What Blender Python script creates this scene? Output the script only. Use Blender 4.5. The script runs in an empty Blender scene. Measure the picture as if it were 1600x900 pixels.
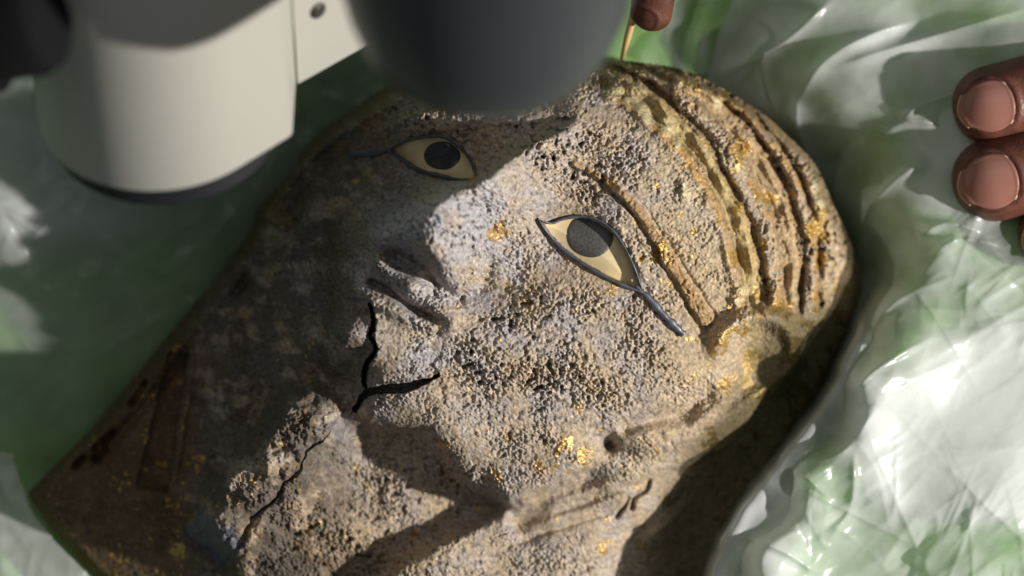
import bpy, bmesh, math, random
import numpy as np
from mathutils import Matrix, Vector

random.seed(4)
scene = bpy.context.scene
COL = scene.collection

# ------------------------------------------------------------------ units
# Everything is modelled in a working frame whose z axis points out of the mask's face;
# lengths are in "px" of 0.175 mm.  At the end the whole place is tilted by 45 degrees so that
# the microscope column stands upright in the world.
S = 0.000175
D = 5143.0
PITCH = math.radians(45)
TILT = Matrix.Rotation(math.pi / 2 - PITCH, 4, 'X')

def W(px, py, z):
    f = (D - z) / D
    return Vector(((px - 800) * f * S, (450 - py) * f * S, z * S))

# ------------------------------------------------------------------ camera, world, lamps, exposure
cam_d = bpy.data.cameras.new('camera')
cam = bpy.data.objects.new('camera', cam_d); COL.objects.link(cam)
cam.location = (0, 0, D * S)
cam_d.sensor_width = 36
cam_d.lens = 36 * D / 1600
cam_d.clip_start = 0.01
cam_d.clip_end = 20
cam_d.dof.use_dof = True
cam_d.dof.focus_distance = (D - 265) * S
cam_d.dof.aperture_fstop = 5.0
scene.camera = cam

world = bpy.data.worlds.new('World'); scene.world = world
world.use_nodes = True
bg = world.node_tree.nodes['Background']
bg.inputs['Color'].default_value = (0.80, 0.90, 1.0, 1)
bg.inputs['Strength'].default_value = 0.078

def lamp(name, kind, loc, target, energy, color, size=0.02):
    d = bpy.data.lights.new(name, kind); d.energy = energy; d.color = color
    if kind == 'SPOT':
        d.shadow_soft_size = size; d.spot_size = math.radians(46); d.spot_blend = 0.8
    elif kind == 'AREA':
        d.shape = 'DISK'; d.size = size
    o = bpy.data.objects.new(name, d); COL.objects.link(o)
    o.location = loc
    o.rotation_euler = (Vector(target) - Vector(loc)).to_track_quat('-Z', 'Y').to_euler()
    return o

LT = W(900, 520, 150)
LDIR = Vector((0.84, -0.14, 0.49)).normalized()
lamp('work_lamp', 'SPOT', LT + LDIR * 0.75, LT, 38, (1.0, 0.955, 0.885), 0.010)
lamp('soft_fill', 'AREA', W(500, -2600, 3400), W(300, 400, 0), 0.55, (1.0, 0.95, 0.88), 0.5)  # added soft fill, placed to lift the padding more than the mask's left side

scene.view_settings.view_transform = 'Standard'
scene.view_settings.look = 'None'
scene.view_settings.exposure = 0
scene.view_settings.gamma = 1
scene.render.engine = 'CYCLES'
scene.cycles.max_bounces = 8
scene.cycles.transparent_max_bounces = 12
scene.render.resolution_x = 1024
scene.render.resolution_y = 576

# ------------------------------------------------------------------ numpy noise and shaping helpers
_rng = np.random.RandomState(11)
PERM = np.concatenate([_rng.permutation(512)] * 3)
GA = _rng.rand(512) * 2 * np.pi
GX, GY = np.cos(GA), np.sin(GA)

def pn(x, y, seed=0):
    xi = np.floor(x).astype(np.int64); yi = np.floor(y).astype(np.int64)
    xf = x - xi; yf = y - yi
    u = xf * xf * xf * (xf * (xf * 6 - 15) + 10); v = yf * yf * yf * (yf * (yf * 6 - 15) + 10)
    def g(ix, iy, dx, dy):
        h = PERM[(PERM[(ix + seed * 37) & 511] + iy) & 511]
        return GX[h] * dx + GY[h] * dy
    a = g(xi, yi, xf, yf); b = g(xi + 1, yi, xf - 1, yf)
    c = g(xi, yi + 1, xf, yf - 1); d = g(xi + 1, yi + 1, xf - 1, yf - 1)
    return (a + u * (b - a) + v * ((c + u * (d - c)) - (a + u * (b - a)))) * 1.5

def fbm(x, y, wl, octv=4, seed=0, gain=0.5):
    r = 0; a = 1; t = 0
    for o in range(octv):
        r = r + a * pn(x / wl + 13.7 * o, y / wl - 7.1 * o, seed + o); t += a
        a *= gain; wl = wl * 0.53
    return r / t

def worley(x, y, seed=0):
    xi = np.floor(x).astype(np.int64); yi = np.floor(y).astype(np.int64)
    f1 = np.full(x.shape, 9.0); idv = np.zeros(x.shape)
    for dx in (-1, 0, 1):
        for dy in (-1, 0, 1):
            h = PERM[(PERM[(xi + dx + seed * 53) & 511] + yi + dy) & 511]
            h2 = PERM[h + 97]
            d = np.hypot(xi + dx + h / 512.0 - x, yi + dy + h2 / 512.0 - y)
            m = d < f1
            f1 = np.where(m, d, f1); idv = np.where(m, PERM[h2 + 211] / 512.0, idv)
    return f1, idv

def sstep(a, b, x):
    t = np.clip((x - a) / (b - a), 0, 1); return t * t * (3 - 2 * t)

def spline(pts, n=10):
    P = [np.array(p, float) for p in pts]
    P = [2 * P[0] - P[1]] + P + [2 * P[-1] - P[-2]]
    out = []
    for i in range(1, len(P) - 2):
        for k in range(n):
            t = k / n
            p0, p1, p2, p3 = P[i - 1], P[i], P[i + 1], P[i + 2]
            out.append(0.5 * (2 * p1 + (p2 - p0) * t + (2 * p0 - 5 * p1 + 4 * p2 - p3) * t * t + (3 * p1 - p0 - 3 * p2 + p3) * t ** 3))
    out.append(P[-2]); return np.array(out)

def polydist(X, Y, pts, reach=1e9, smooth=8):
    """distance, side (positive to the right of travel in y-down pixels) and position 0..1 along a curve"""
    L = spline(pts, smooth) if smooth else np.array(pts, float)
    d = np.full(X.shape, 1e9); sg = np.ones(X.shape); tt = np.zeros(X.shape)
    m = (X > L[:, 0].min() - reach) & (X < L[:, 0].max() + reach) & (Y > L[:, 1].min() - reach) & (Y < L[:, 1].max() + reach)
    x = X[m]; y = Y[m]
    dd = np.full(x.shape, 1e9); ss = np.ones(x.shape); t_ = np.zeros(x.shape)
    n = len(L) - 1
    for i in range(n):
        ax, ay = L[i]; bx, by = L[i + 1]
        ex, ey = bx - ax, by - ay
        l2 = ex * ex + ey * ey + 1e-9
        t = np.clip(((x - ax) * ex + (y - ay) * ey) / l2, 0, 1)
        q = np.hypot(x - ax - t * ex, y - ay - t * ey)
        k = q < dd
        dd = np.where(k, q, dd)
        ss = np.where(k, np.sign(ex * (y - ay) - ey * (x - ax)), ss)
        t_ = np.where(k, (i + t) / n, t_)
    d[m] = dd; sg[m] = ss; tt[m] = t_
    return d, sg, tt

def inpoly(X, Y, poly):
    r = np.zeros(X.shape, bool); n = len(poly)
    for i in range(n):
        x0, y0 = poly[i]; x1, y1 = poly[(i + 1) % n]
        if y0 == y1: continue
        c = ((y0 > Y) != (y1 > Y)) & (X < (x1 - x0) * (Y - y0) / (y1 - y0) + x0)
        r ^= c
    return r

class RBF:
    """thin plate surface through (x, y, h) points"""
    def __init__(self, pts, lam=0.0):
        P = np.array(pts, float); self.p = P[:, :2] / 500.0
        n = len(P)
        r = np.hypot(self.p[:, None, 0] - self.p[None, :, 0], self.p[:, None, 1] - self.p[None, :, 1])
        K = np.where(r > 0, r * r * np.log(r + 1e-12), 0) + lam * np.eye(n)
        Q = np.c_[np.ones(n), self.p]
        A = np.block([[K, Q], [Q.T, np.zeros((3, 3))]])
        self.w = np.linalg.solve(A, np.r_[P[:, 2], 0, 0, 0])
    def __call__(self, X, Y):
        x = np.asarray(X, float) / 500.0; y = np.asarray(Y, float) / 500.0
        r = self.w[-3] + self.w[-2] * x + self.w[-1] * y
        for i, (a, b) in enumerate(self.p):
            q = (x - a) ** 2 + (y - b) ** 2 + 1e-12
            r = r + self.w[i] * 0.5 * q * np.log(q)
        return r

# ------------------------------------------------------------------ object helpers
def tag(o, label=None, cat=None, group=None, kind=None):
    if label: o['label'] = label
    if cat: o['category'] = cat
    if group: o['group'] = group
    if kind: o['kind'] = kind
    return o

def empty(name, loc):
    o = bpy.data.objects.new(name, None); COL.objects.link(o); o.location = loc
    o.empty_display_size = 0.01
    return o

def link(name, me, mat, parent=None, smooth=True):
    o = bpy.data.objects.new(name, me); COL.objects.link(o)
    if mat is not None and len(me.materials) == 0: me.materials.append(mat)
    if smooth and len(me.polygons): me.polygons.foreach_set('use_smooth', [True] * len(me.polygons))
    if parent is not None:
        o.parent = parent
        if parent.type == 'EMPTY' and parent.parent is None: o.location = -parent.location
    return o

def mesh(name, verts, faces, mat, parent=None, smooth=True):
    me = bpy.data.meshes.new(name)
    me.from_pydata([tuple(v) for v in verts], [], [tuple(f) for f in faces]); me.update()
    return link(name, me, mat, parent, smooth)

def np_mesh(name, co, quads, tris=None):
    me = bpy.data.meshes.new(name)
    nq = len(quads); nt = 0 if tris is None else len(tris)
    me.vertices.add(len(co)); me.vertices.foreach_set('co', co.astype(np.float32).ravel())
    me.loops.add(nq * 4 + nt * 3)
    idx = quads.ravel() if nt == 0 else np.r_[quads.ravel(), tris.ravel()]
    me.loops.foreach_set('vertex_index', idx.astype(np.int32))
    me.polygons.add(nq + nt)
    st = np.arange(nq) * 4
    if nt: st = np.r_[st, nq * 4 + np.arange(nt) * 3]
    me.polygons.foreach_set('loop_start', st.astype(np.int32))
    me.update(calc_edges=True)
    return me

def set_attr(me, name, arr):
    if arr.ndim == 1:
        a = me.attributes.new(name, 'FLOAT', 'POINT'); a.data.foreach_set('value', arr.astype(np.float32))
    else:
        a = me.attributes.new(name, 'FLOAT_COLOR', 'POINT')
        a.data.foreach_set('color', np.c_[arr, np.ones(len(arr))].astype(np.float32).ravel())

def unproj(X, Y, H):
    f = (D - H) / D
    return np.c_[((X - 800) * f).ravel(), ((450 - Y) * f).ravel(), H.ravel()] * S

def tube(path, radii, n=12, squash=None, cap=True):
    """verts, faces of a tube along 3D points; squash = list of (axis vector, factor)"""
    P = [Vector(p) for p in path]; V = []; F = []
    up = Vector((0, 0, 1))
    for i, p in enumerate(P):
        t = (P[min(i + 1, len(P) - 1)] - P[max(i - 1, 0)]).normalized()
        a = t.cross(up)
        if a.length < 1e-5: a = t.cross(Vector((0, 1, 0)))
        a.normalize(); b = a.cross(t).normalized()
        r = radii[i]; ra, rb = r if isinstance(r, tuple) else (r, r)
        for k in range(n):
            an = 2 * math.pi * k / n
            V.append(p + a * math.cos(an) * ra + b * math.sin(an) * rb)
    for i in range(len(P) - 1):
        for k in range(n):
            F.append((i * n + k, i * n + (k + 1) % n, (i + 1) * n + (k + 1) % n, (i + 1) * n + k))
    if cap:
        F.append(tuple(range(n))[::-1]); F.append(tuple((len(P) - 1) * n + k for k in range(n)))
    return V, F

def lathe(c, axis, prof, n=64, capb=True, capt=True):
    """prof: list of (radius, distance along axis)"""
    axis = Vector(axis).normalized()
    e = Vector((1, 0, 0)); e = (e - axis * e.dot(axis)).normalized(); g = axis.cross(e)
    V = []; F = []
    for r, h in prof:
        for k in range(n):
            an = 2 * math.pi * k / n
            V.append(Vector(c) + axis * h + (e * math.cos(an) + g * math.sin(an)) * r)
    for i in range(len(prof) - 1):
        for k in range(n):
            F.append((i * n + k, i * n + (k + 1) % n, (i + 1) * n + (k + 1) % n, (i + 1) * n + k))
    if capb: F.append(tuple(range(n))[::-1])
    if capt: F.append(tuple((len(prof) - 1) * n + k for k in range(n)))
    return V, F

# ------------------------------------------------------------------ materials
def new_mat(name):
    m = bpy.data.materials.new(name); m.use_nodes = True
    nt = m.node_tree; p = nt.nodes['Principled BSDF']
    return m, nt, p

def simple(name, col, rough=0.5, metal=0.0, noise=0.0, scale=400, bump=0.0, spec=0.5):
    m, nt, p = new_mat(name)
    p.inputs['Base Color'].default_value = (*col, 1); p.inputs['Roughness'].default_value = rough
    p.inputs['Metallic'].default_value = metal; p.inputs['Specular IOR Level'].default_value = spec
    tc = nt.nodes.new('ShaderNodeTexCoord'); nz = nt.nodes.new('ShaderNodeTexNoise')
    nz.inputs['Scale'].default_value = scale; nz.inputs['Detail'].default_value = 6
    nt.links.new(tc.outputs['Object'], nz.inputs['Vector'])
    if noise:
        mx = nt.nodes.new('ShaderNodeMix'); mx.data_type = 'RGBA'
        mx.inputs['A'].default_value = (*[c * (1 - noise) for c in col], 1)
        mx.inputs['B'].default_value = (*[min(1, c * (1 + noise)) for c in col], 1)
        nt.links.new(nz.outputs['Fac'], mx.inputs['Factor']); nt.links.new(mx.outputs['Result'], p.inputs['Base Color'])
    if bump:
        b = nt.nodes.new('ShaderNodeBump'); b.inputs['Strength'].default_value = bump; b.inputs['Distance'].default_value = 0.0003
        nt.links.new(nz.outputs['Fac'], b.inputs['Height']); nt.links.new(b.outputs['Normal'], p.inputs['Normal'])
    return m

def crust_mat():
    m, nt, p = new_mat('corroded_gilding')
    L = nt.links.new; N = nt.nodes.new
    tc = N('ShaderNodeTexCoord')
    ac = N('ShaderNodeAttribute'); ac.attribute_name = 'tint'
    am = N('ShaderNodeAttribute'); am.attribute_name = 'gilt'
    n1 = N('ShaderNodeTexNoise'); n1.inputs['Scale'].default_value = 900; n1.inputs['Detail'].default_value = 4
    n2 = N('ShaderNodeTexNoise'); n2.inputs['Scale'].default_value = 2600; n2.inputs['Detail'].default_value = 2
    for n in (n1, n2): L(tc.outputs['Object'], n.inputs['Vector'])
    mr = N('ShaderNodeMapRange'); mr.inputs['From Min'].default_value = 0.3; mr.inputs['From Max'].default_value = 0.7
    mr.inputs['To Min'].default_value = 0.62; mr.inputs['To Max'].default_value = 1.38
    L(n1.outputs['Fac'], mr.inputs['Value'])
    mul = N('ShaderNodeVectorMath'); mul.operation = 'SCALE'
    L(ac.outputs['Color'], mul.inputs[0]); L(mr.outputs['Result'], mul.inputs['Scale'])
    L(mul.outputs['Vector'], p.inputs['Base Color'])
    L(am.outputs['Fac'], p.inputs['Metallic'])
    r = N('ShaderNodeMapRange'); r.inputs['To Min'].default_value = 0.78; r.inputs['To Max'].default_value = 0.34
    L(am.outputs['Fac'], r.inputs['Value']); L(r.outputs['Result'], p.inputs['Roughness'])
    b = N('ShaderNodeBump'); b.inputs['Strength'].default_value = 0.55; b.inputs['Distance'].default_value = 0.0003
    L(n2.outputs['Fac'], b.inputs['Height']); L(b.outputs['Normal'], p.inputs['Normal'])
    p.inputs['Specular IOR Level'].default_value = 0.45
    return m

def film_mat():
    m, nt, p = new_mat('milky_plastic_film')
    L = nt.links.new; N = nt.nodes.new
    nt.nodes.remove(p); out = nt.nodes['Material Output']
    tc = N('ShaderNodeTexCoord')
    nz = N('ShaderNodeTexNoise'); nz.inputs['Scale'].default_value = 260; nz.inputs['Detail'].default_value = 5
    L(tc.outputs['Object'], nz.inputs['Vector'])
    bp = N('ShaderNodeBump'); bp.inputs['Strength'].default_value = 0.12; bp.inputs['Distance'].default_value = 0.0012
    L(nz.outputs['Fac'], bp.inputs['Height'])
    df = N('ShaderNodeBsdfDiffuse'); df.inputs['Color'].default_value = (0.80, 0.82, 0.83, 1)
    tl = N('ShaderNodeBsdfTranslucent'); tl.inputs['Color'].default_value = (0.80, 0.82, 0.83, 1)
    m1 = N('ShaderNodeMixShader'); m1.inputs[0].default_value = 0.4; L(df.outputs[0], m1.inputs[1]); L(tl.outputs[0], m1.inputs[2])
    tr = N('ShaderNodeBsdfTransparent'); tr.inputs['Color'].default_value = (0.95, 0.96, 0.95, 1)
    mk = N('ShaderNodeAttribute'); mk.attribute_name = 'milk'
    m2 = N('ShaderNodeMixShader'); L(mk.outputs['Fac'], m2.inputs[0]); L(tr.outputs[0], m2.inputs[1]); L(m1.outputs[0], m2.inputs[2])
    gl = N('ShaderNodeBsdfGlossy'); gl.inputs['Roughness'].default_value = 0.25; gl.inputs['Color'].default_value = (0.95, 0.95, 0.97, 1)
    fr = N('ShaderNodeFresnel'); fr.inputs['IOR'].default_value = 1.5
    fm = N('ShaderNodeMath'); fm.operation = 'MINIMUM'; fm.inputs[1].default_value = 0.35; fs = N('ShaderNodeMath'); fs.operation = 'MULTIPLY'; fs.inputs[1].default_value = 0.62; L(fr.outputs[0], fs.inputs[0]); L(fs.outputs[0], fm.inputs[0])
    m3 = N('ShaderNodeMixShader'); L(fm.outputs[0], m3.inputs[0]); L(m2.outputs[0], m3.inputs[1]); L(gl.outputs[0], m3.inputs[2])
    for s in (df, tl, gl, fr): L(bp.outputs['Normal'], s.inputs['Normal'])
    L(m3.outputs[0], out.inputs['Surface'])
    return m

M_CRUST = crust_mat()
M_FILM = film_mat()
M_GREEN = simple('green_cloth', (0.21, 0.385, 0.13), 0.8, noise=0.35, scale=60, bump=0.3)
M_WHITE = simple('cream_enamel', (0.43, 0.415, 0.375), 0.42, noise=0.04, scale=30)
M_BLACK = simple('black_plastic', (0.012, 0.013, 0.017), 0.5, noise=0.2, scale=90)
M_KNOB = simple('matt_black_knob', (0.006, 0.006, 0.007), 0.85, noise=0.2, scale=90, spec=0.15)
M_BARREL = simple('charcoal_barrel', (0.034, 0.039, 0.043), 0.45, noise=0.08, scale=40)
M_LENS = simple('dark_glass', (0.05, 0.062, 0.06), 0.32, noise=0.12, scale=25)
M_STEEL = simple('dark_screw_steel', (0.10, 0.09, 0.08), 0.4, 0.8)
M_EYEWHITE = simple('yellowed_alabaster', (0.72, 0.59, 0.34), 0.36, noise=0.38, scale=150, bump=0.1)
M_IRIS = simple('dusty_obsidian', (0.085, 0.08, 0.078), 0.45, noise=0.75, scale=1700, bump=0.6)
M_IRIS_CLEAN = simple('clean_obsidian', (0.05, 0.055, 0.065), 0.10, noise=0.4, scale=500)
M_RIM = simple('blue_grey_metal', (0.13, 0.14, 0.165), 0.42, 0.55, noise=0.4, scale=500, bump=0.25)
M_WOOD = simple('pale_wood', (0.62, 0.42, 0.18), 0.6, noise=0.2, scale=300)

def skin_mat():
    m, nt, p = new_mat('brown_skin')
    L = nt.links.new; N = nt.nodes.new
    tc = N('ShaderNodeTexCoord'); nz = N('ShaderNodeTexNoise'); nz.inputs['Scale'].default_value = 220; nz.inputs['Detail'].default_value = 5
    L(tc.outputs['Object'], nz.inputs['Vector'])
    cr = N('ShaderNodeValToRGB'); cr.color_ramp.elements[0].position = 0.3; cr.color_ramp.elements[1].position = 0.7
    cr.color_ramp.elements[0].color = (0.075, 0.023, 0.014, 1); cr.color_ramp.elements[1].color = (0.135, 0.045, 0.028, 1)
    L(nz.outputs['Fac'], cr.inputs[0]); L(cr.outputs[0], p.inputs['Base Color'])
    vo = N('ShaderNodeTexVoronoi'); vo.inputs['Scale'].default_value = 1500; L(tc.outputs['Object'], vo.inputs['Vector'])
    b = N('ShaderNodeBump'); b.inputs['Strength'].default_value = 0.4; b.inputs['Distance'].default_value = 0.0002
    L(vo.outputs['Distance'], b.inputs['Height']); L(b.outputs['Normal'], p.inputs['Normal'])
    p.inputs['Roughness'].default_value = 0.5
    p.inputs['Subsurface Weight'].default_value = 0.15; p.inputs['Subsurface Radius'].default_value = (0.002, 0.0008, 0.0004)
    return m
M_SKIN = skin_mat()
M_NAIL = simple('fingernail', (0.27, 0.12, 0.092), 0.34, noise=0.12, scale=160)
M_CUT = simple('dry_cuticle', (0.46, 0.32, 0.24), 0.7, noise=0.3, scale=900)
M_NAILEDGE = simple('nail_edge', (0.50, 0.36, 0.20), 0.45)

# ------------------------------------------------------------------ the green padding and the film over it
pad_pts = [(-500, -300, 60), (-400, 400, 60), (-400, 1100, 60), (0, 120, 0), (0, 350, 5), (0, 560, -30), (100, 250, 0), (200, 450, -50),
    (330, 330, -60), (120, 620, -70), (40, 740, -90), (450, 200, -90), (520, 100, -60), (480, -200, 0), (600, 60, -60), (900, 20, -70), (900, -250, 0),
    (1040, 40, -60), (1100, 60, -80), (1090, 115, -110), (1200, 180, -70), (1300, 260, -70), (1352, 440, -80), (1290, 600, -110), (1205, 740, -110), (1100, 900, -110),
    (1380, 480, 60), (1322, 600, 115), (1240, 740, 120), (1164, 865, 115), (1122, 965, 110),
    (1420, 330, 75), (1375, 330, 30), (1450, 430, 80), (1480, 560, 120), (1400, 650, 140), (1300, 780, 140), (1250, 900, 125), (1560, 750, 150), (1600, 560, 110), (1500, 900, 120), (1700, 1000, 60),
    (1250, 90, 25), (1310, 190, 20), (1400, 60, 55), (1400, 180, 60), (1600, 30, 115), (1560, 200, 85), (1600, 330, 75), (1900, 300, 130), (1900, 800, 80), (2000, -300, 150), (1300, -250, 20),
    (700, 500, -130), (400, 700, -130), (1000, 300, -130), (900, 700, -130), (500, 400, -130), (200, 850, -120), (700, 1100, -100), (100, 1000, -60), (1100, 1100, -40)]
PAD = RBF(pad_pts, 1e-4)

def grid(x0, x1, y0, y1, st):
    xs = np.arange(x0, x1 + st * 0.5, st); ys = np.arange(y0, y1 + st * 0.5, st)
    X, Y = np.meshgrid(xs, ys)
    return X, Y, len(xs), len(ys)

def grid_quads(nx, ny):
    i = np.arange(nx * ny).reshape(ny, nx)
    return np.stack([i[:-1, :-1], i[1:, :-1], i[1:, 1:], i[:-1, 1:]], -1).reshape(-1, 4)

def pad_h(X, Y):
    return PAD(X, Y) + 14 * fbm(X, Y, 190, 3, 61) + 3 * fbm(X, Y, 40, 2, 67)

X, Y, nx, ny = grid(-500, 2100, -400, 1300, 10)
co = unproj(X, Y, pad_h(X, Y))
n0 = len(co)
# close the padding downwards so that it is a solid cushion
bd = np.r_[np.arange(nx), nx * np.arange(1, ny) + nx - 1, (ny * nx - 2) - np.arange(nx - 1), nx * np.arange(ny - 2, 0, -1)]
lowc = co[bd].copy(); lowc[:, 2] = -420 * S
q = grid_quads(nx, ny); nb = len(bd); a = np.arange(nb); b2 = (a + 1) % nb
sk = np.stack([bd[a], bd[b2], n0 + b2, n0 + a], -1)
me = np_mesh('green_cushion', np.r_[co, lowc], np.r_[q, sk[:, ::-1]])
o = link('green_cushion', me, M_GREEN)
tag(o, 'soft green padding under the clear plastic, hollowed round the mask', 'cushion')

def tri(X, Y, c, ang, seed):
    """piecewise flat facets: linear interpolation over a warped triangle lattice"""
    x = X + 0.5 * c * fbm(X, Y, c * 1.6, 2, seed + 1); y = Y + 0.5 * c * fbm(X, Y, c * 1.6, 2, seed + 2)
    u = (x * math.cos(ang) + y * math.sin(ang)) / (c * 1.9); v = (-x * math.sin(ang) + y * math.cos(ang)) / c
    i = np.floor(u).astype(np.int64); j = np.floor(v).astype(np.int64); f = u - i; g = v - j
    R = lambda a, b: PERM[(PERM[(a + seed * 31) & 511] + b) & 511] / 256.0 - 1
    a, b, c_, d = R(i, j), R(i + 1, j), R(i, j + 1), R(i + 1, j + 1)
    lo = a + f * (b - a) + g * (c_ - a); hi = d + (1 - f) * (c_ - d) + (1 - g) * (b - d)
    return np.where(f + g < 1, lo, hi)

def crumple(X, Y, seed, amp=1.0, folds=150, ang=-0.5, area=(1050, 1750, -100, 1000), fine=0):
    """gentle swells plus many sharp-crested folds"""
    h = 6 * tri(X, Y, 110, ang, seed + 60) + 3.4 * tri(X, Y, 60, ang + 0.5, seed + 61) + 0.8 * tri(X, Y, 26, ang - 0.4, seed + 62)
    h = h + 20 * fbm(X, Y, 260, 2, seed) + 12 * (0.3 - np.abs(pn(X / 120.0, Y / 170.0, seed + 3))) + 6 * (0.3 - np.abs(pn((X + Y) / 70.0, (Y - X) / 120.0, seed + 4)))
    rs = np.random.RandomState(seed)
    for k in range(folds + fine):
        cx, cy = rs.uniform(area[0], area[1]), rs.uniform(area[2], area[3])
        an = ang + rs.normal(0, 0.35) if rs.rand() < 0.68 else rs.uniform(0, math.pi)
        Lh = rs.uniform(40, 190) * (0.6 + rs.rand()); w = rs.uniform(3, 20); a = (0.35 * w + rs.uniform(1, 5)) * rs.choice([1, 1, -0.7])
        m = (np.abs(X - cx) < Lh * 1.1) & (np.abs(Y - cy) < Lh * 1.1)
        if k >= folds: Lh *= 0.5; w = rs.uniform(1.6, 4); a = rs.uniform(1, 2.8)
        if not m.any(): continue
        x = X[m] - cx; y = Y[m] - cy
        u = (x * math.cos(an) + y * math.sin(an)) / Lh; v = -x * math.sin(an) + y * math.cos(an)
        v = v + rs.uniform(-0.09, 0.09) * Lh * u * u + 1.6 * pn(x / 40, y / 40, seed + k)
        side = np.where(v > 0, w, w * rs.uniform(1.5, 4))
        h[m] = h[m] + a * np.exp(-np.abs(v) / side) * np.clip(1 - u * u, 0, 1)
    return h * amp

def film(name, poly, hfun, milk, label, st=2.6):
    P = spline(poly + [poly[0]], 8)
    X, Y, nx, ny = grid(P[:, 0].min(), P[:, 0].max(), P[:, 1].min(), P[:, 1].max(), st)
    H = hfun(X, Y)
    q = grid_quads(nx, ny)
    cx = X.ravel()[q].mean(1); cy = Y.ravel()[q].mean(1)
    jag = 6 * fbm(cx, cy, 40, 2, 5)
    q = q[inpoly(cx + jag, cy + jag, P)]
    use, inv = np.unique(q, return_inverse=True)
    co = unproj(X, Y, H)[use]
    me = np_mesh(name, co, inv.reshape(-1, 4))
    set_attr(me, 'milk', milk(X, Y).ravel()[use])
    o = link(name, me, M_FILM)
    tag(o, label, 'plastic sheet', 'plastic sheets lining the cushion')
    return o

EDGE = [(1020, 1260), (1085, 1060), (1112, 895), (1145, 820), (1200, 742), (1288, 625), (1320, 560), (1352, 485), (1400, 400), (1470, 330)]
FOLDS = [([(1112, 135), (1180, 95), (1245, 50), (1310, -10)], 22, 10), ([(1245, 160), (1285, 100), (1350, 60), (1440, 30)], 24, 9), ([(1246, 140), (1244, 190), (1262, 250), (1285, 310)], 22, 8),
         ([(1290, 110), (1400, 75), (1500, 45), (1620, 10)], 20, 7), ([(1340, 200), (1310, 260), (1300, 330)], 16, 9), ([(1400, 190), (1450, 160), (1520, 140)], 18, 8), ([(1370, 215), (1420, 190), (1470, 195)], 14, 6),
         ([(1200, 60), (1190, 110), (1215, 190)], 14, 9), ([(1345, 420), (1350, 340), (1400, 280), (1460, 250)], 22, 12), ([(1430, 370), (1480, 350), (1540, 365)], 18, 6), ([(1450, 400), (1500, 375), (1570, 385)], 16, 6),
         ([(1335, 690), (1370, 640), (1440, 590), (1520, 555)], 18, 8), ([(1228, 730), (1262, 750), (1298, 782)], 14, 4), ([(1230, 722), (1290, 718), (1340, 690)], 12, 5), ([(1155, 838), (1220, 860), (1290, 905)], 14, 6), ([(1290, 850), (1330, 790), (1335, 700)], 14, 7), ([(1320, 620), (1380, 570), (1470, 520)], 20, 10), ([(1345, 540), (1400, 470), (1500, 430)], 16, 9)]
def fr_h(X, Y):
    d, s, t = polydist(X, Y, EDGE, 500, 6)
    ins = np.where(d < 1e8, d * s, 400) + 5 * fbm(X, Y, 50, 2, 6)   # positive on the bank side
    calm = 1 - 0.85 * np.exp(-(((X - 1540) / 190) ** 2 + ((Y - 665) / 145) ** 2) ** 2)
    top = PAD(X, Y) + 30
    wy = sstep(400, 540, Y)
    top = np.maximum(top, 135 * wy * sstep(170, 90, np.abs(ins)) - 200 * (1 - wy))
    k = 1 - wy * (1 - sstep(-26, 4, ins))
    top = top * k - 118 * (1 - k) + 10 * wy * np.exp(-((ins - 10) / 14) ** 2)
    for pts, a_, w_ in FOLDS:
        d, s, t = polydist(X, Y, pts, 90, 6)
        top = top + a_ * np.exp(-d / np.where(s > 0, w_, w_ * 2.4)) * sstep(0, 0.25, t) * sstep(1, 0.75, t) * (d < 1e8)
    return top + crumple(X, Y, 3, 1.0, 190, fine=330) * calm * (0.12 + 0.88 * sstep(0, 70, ins))
def fr_m(X, Y):
    m = 0.32 + 0.55 * fbm(X, Y, 130, 4, 71) + 0.16 * np.abs(tri(X, Y, 60, -0.3, 72))
    patch = np.exp(-(((X - 1560 + 0.2 * (Y - 660)) / 215) ** 2 + ((Y - 665) / 155) ** 2) ** 3)
    m = m + 1.0 * patch + 0.16 * sstep(700, 840, Y)
    d, s, t = polydist(X, Y, EDGE, 120, 6)
    m = m + 0.3 * np.exp(-(d / 16) ** 2) * sstep(400, 540, Y)
    m = m + 0.16 * sstep(330, 120, Y)
    return np.clip(m, 0.12, 0.95)
film('plastic_sheet', [(1195, -120), (1130, 40), (1108, 120), (1120, 180), (1240, 290), (1285, 410), (1292, 480), (1240, 600), (1160, 730), (1080, 870), (1000, 1120), (1020, 1250),
    (1400, 1270), (1900, 1250), (1980, 500), (1850, -100), (1500, -200)], fr_h, fr_m,
    'crumpled clear plastic sheet on the right bank under the two fingers')

def fl_h(X, Y):
    return PAD(X, Y) + 30 + crumple(X, Y, 17, 0.8, 60, 0.6, (-200, 600, -100, 800))
def fl_m(X, Y):
    m = 0.22 + 0.3 * fbm(X, Y, 190, 3, 91)
    m = m + 0.7 * np.exp(-(((X - 40) / 120) ** 2 + ((Y - 270) / 140) ** 2)) + 0.3 * np.exp(-(((X - 150) / 130) ** 2 + ((Y - 345) / 30) ** 2))
    return np.clip(m, 0.06, 0.85)
film('plastic_sheet', [(-300, -200), (760, -200), (740, 150), (640, 200), (540, 270), (445, 420), (325, 565), (210, 700), (110, 790), (-60, 900), (-300, 800)], fl_h, fl_m,
     'thin clear plastic sheet on the green padding left of the mask')

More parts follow.
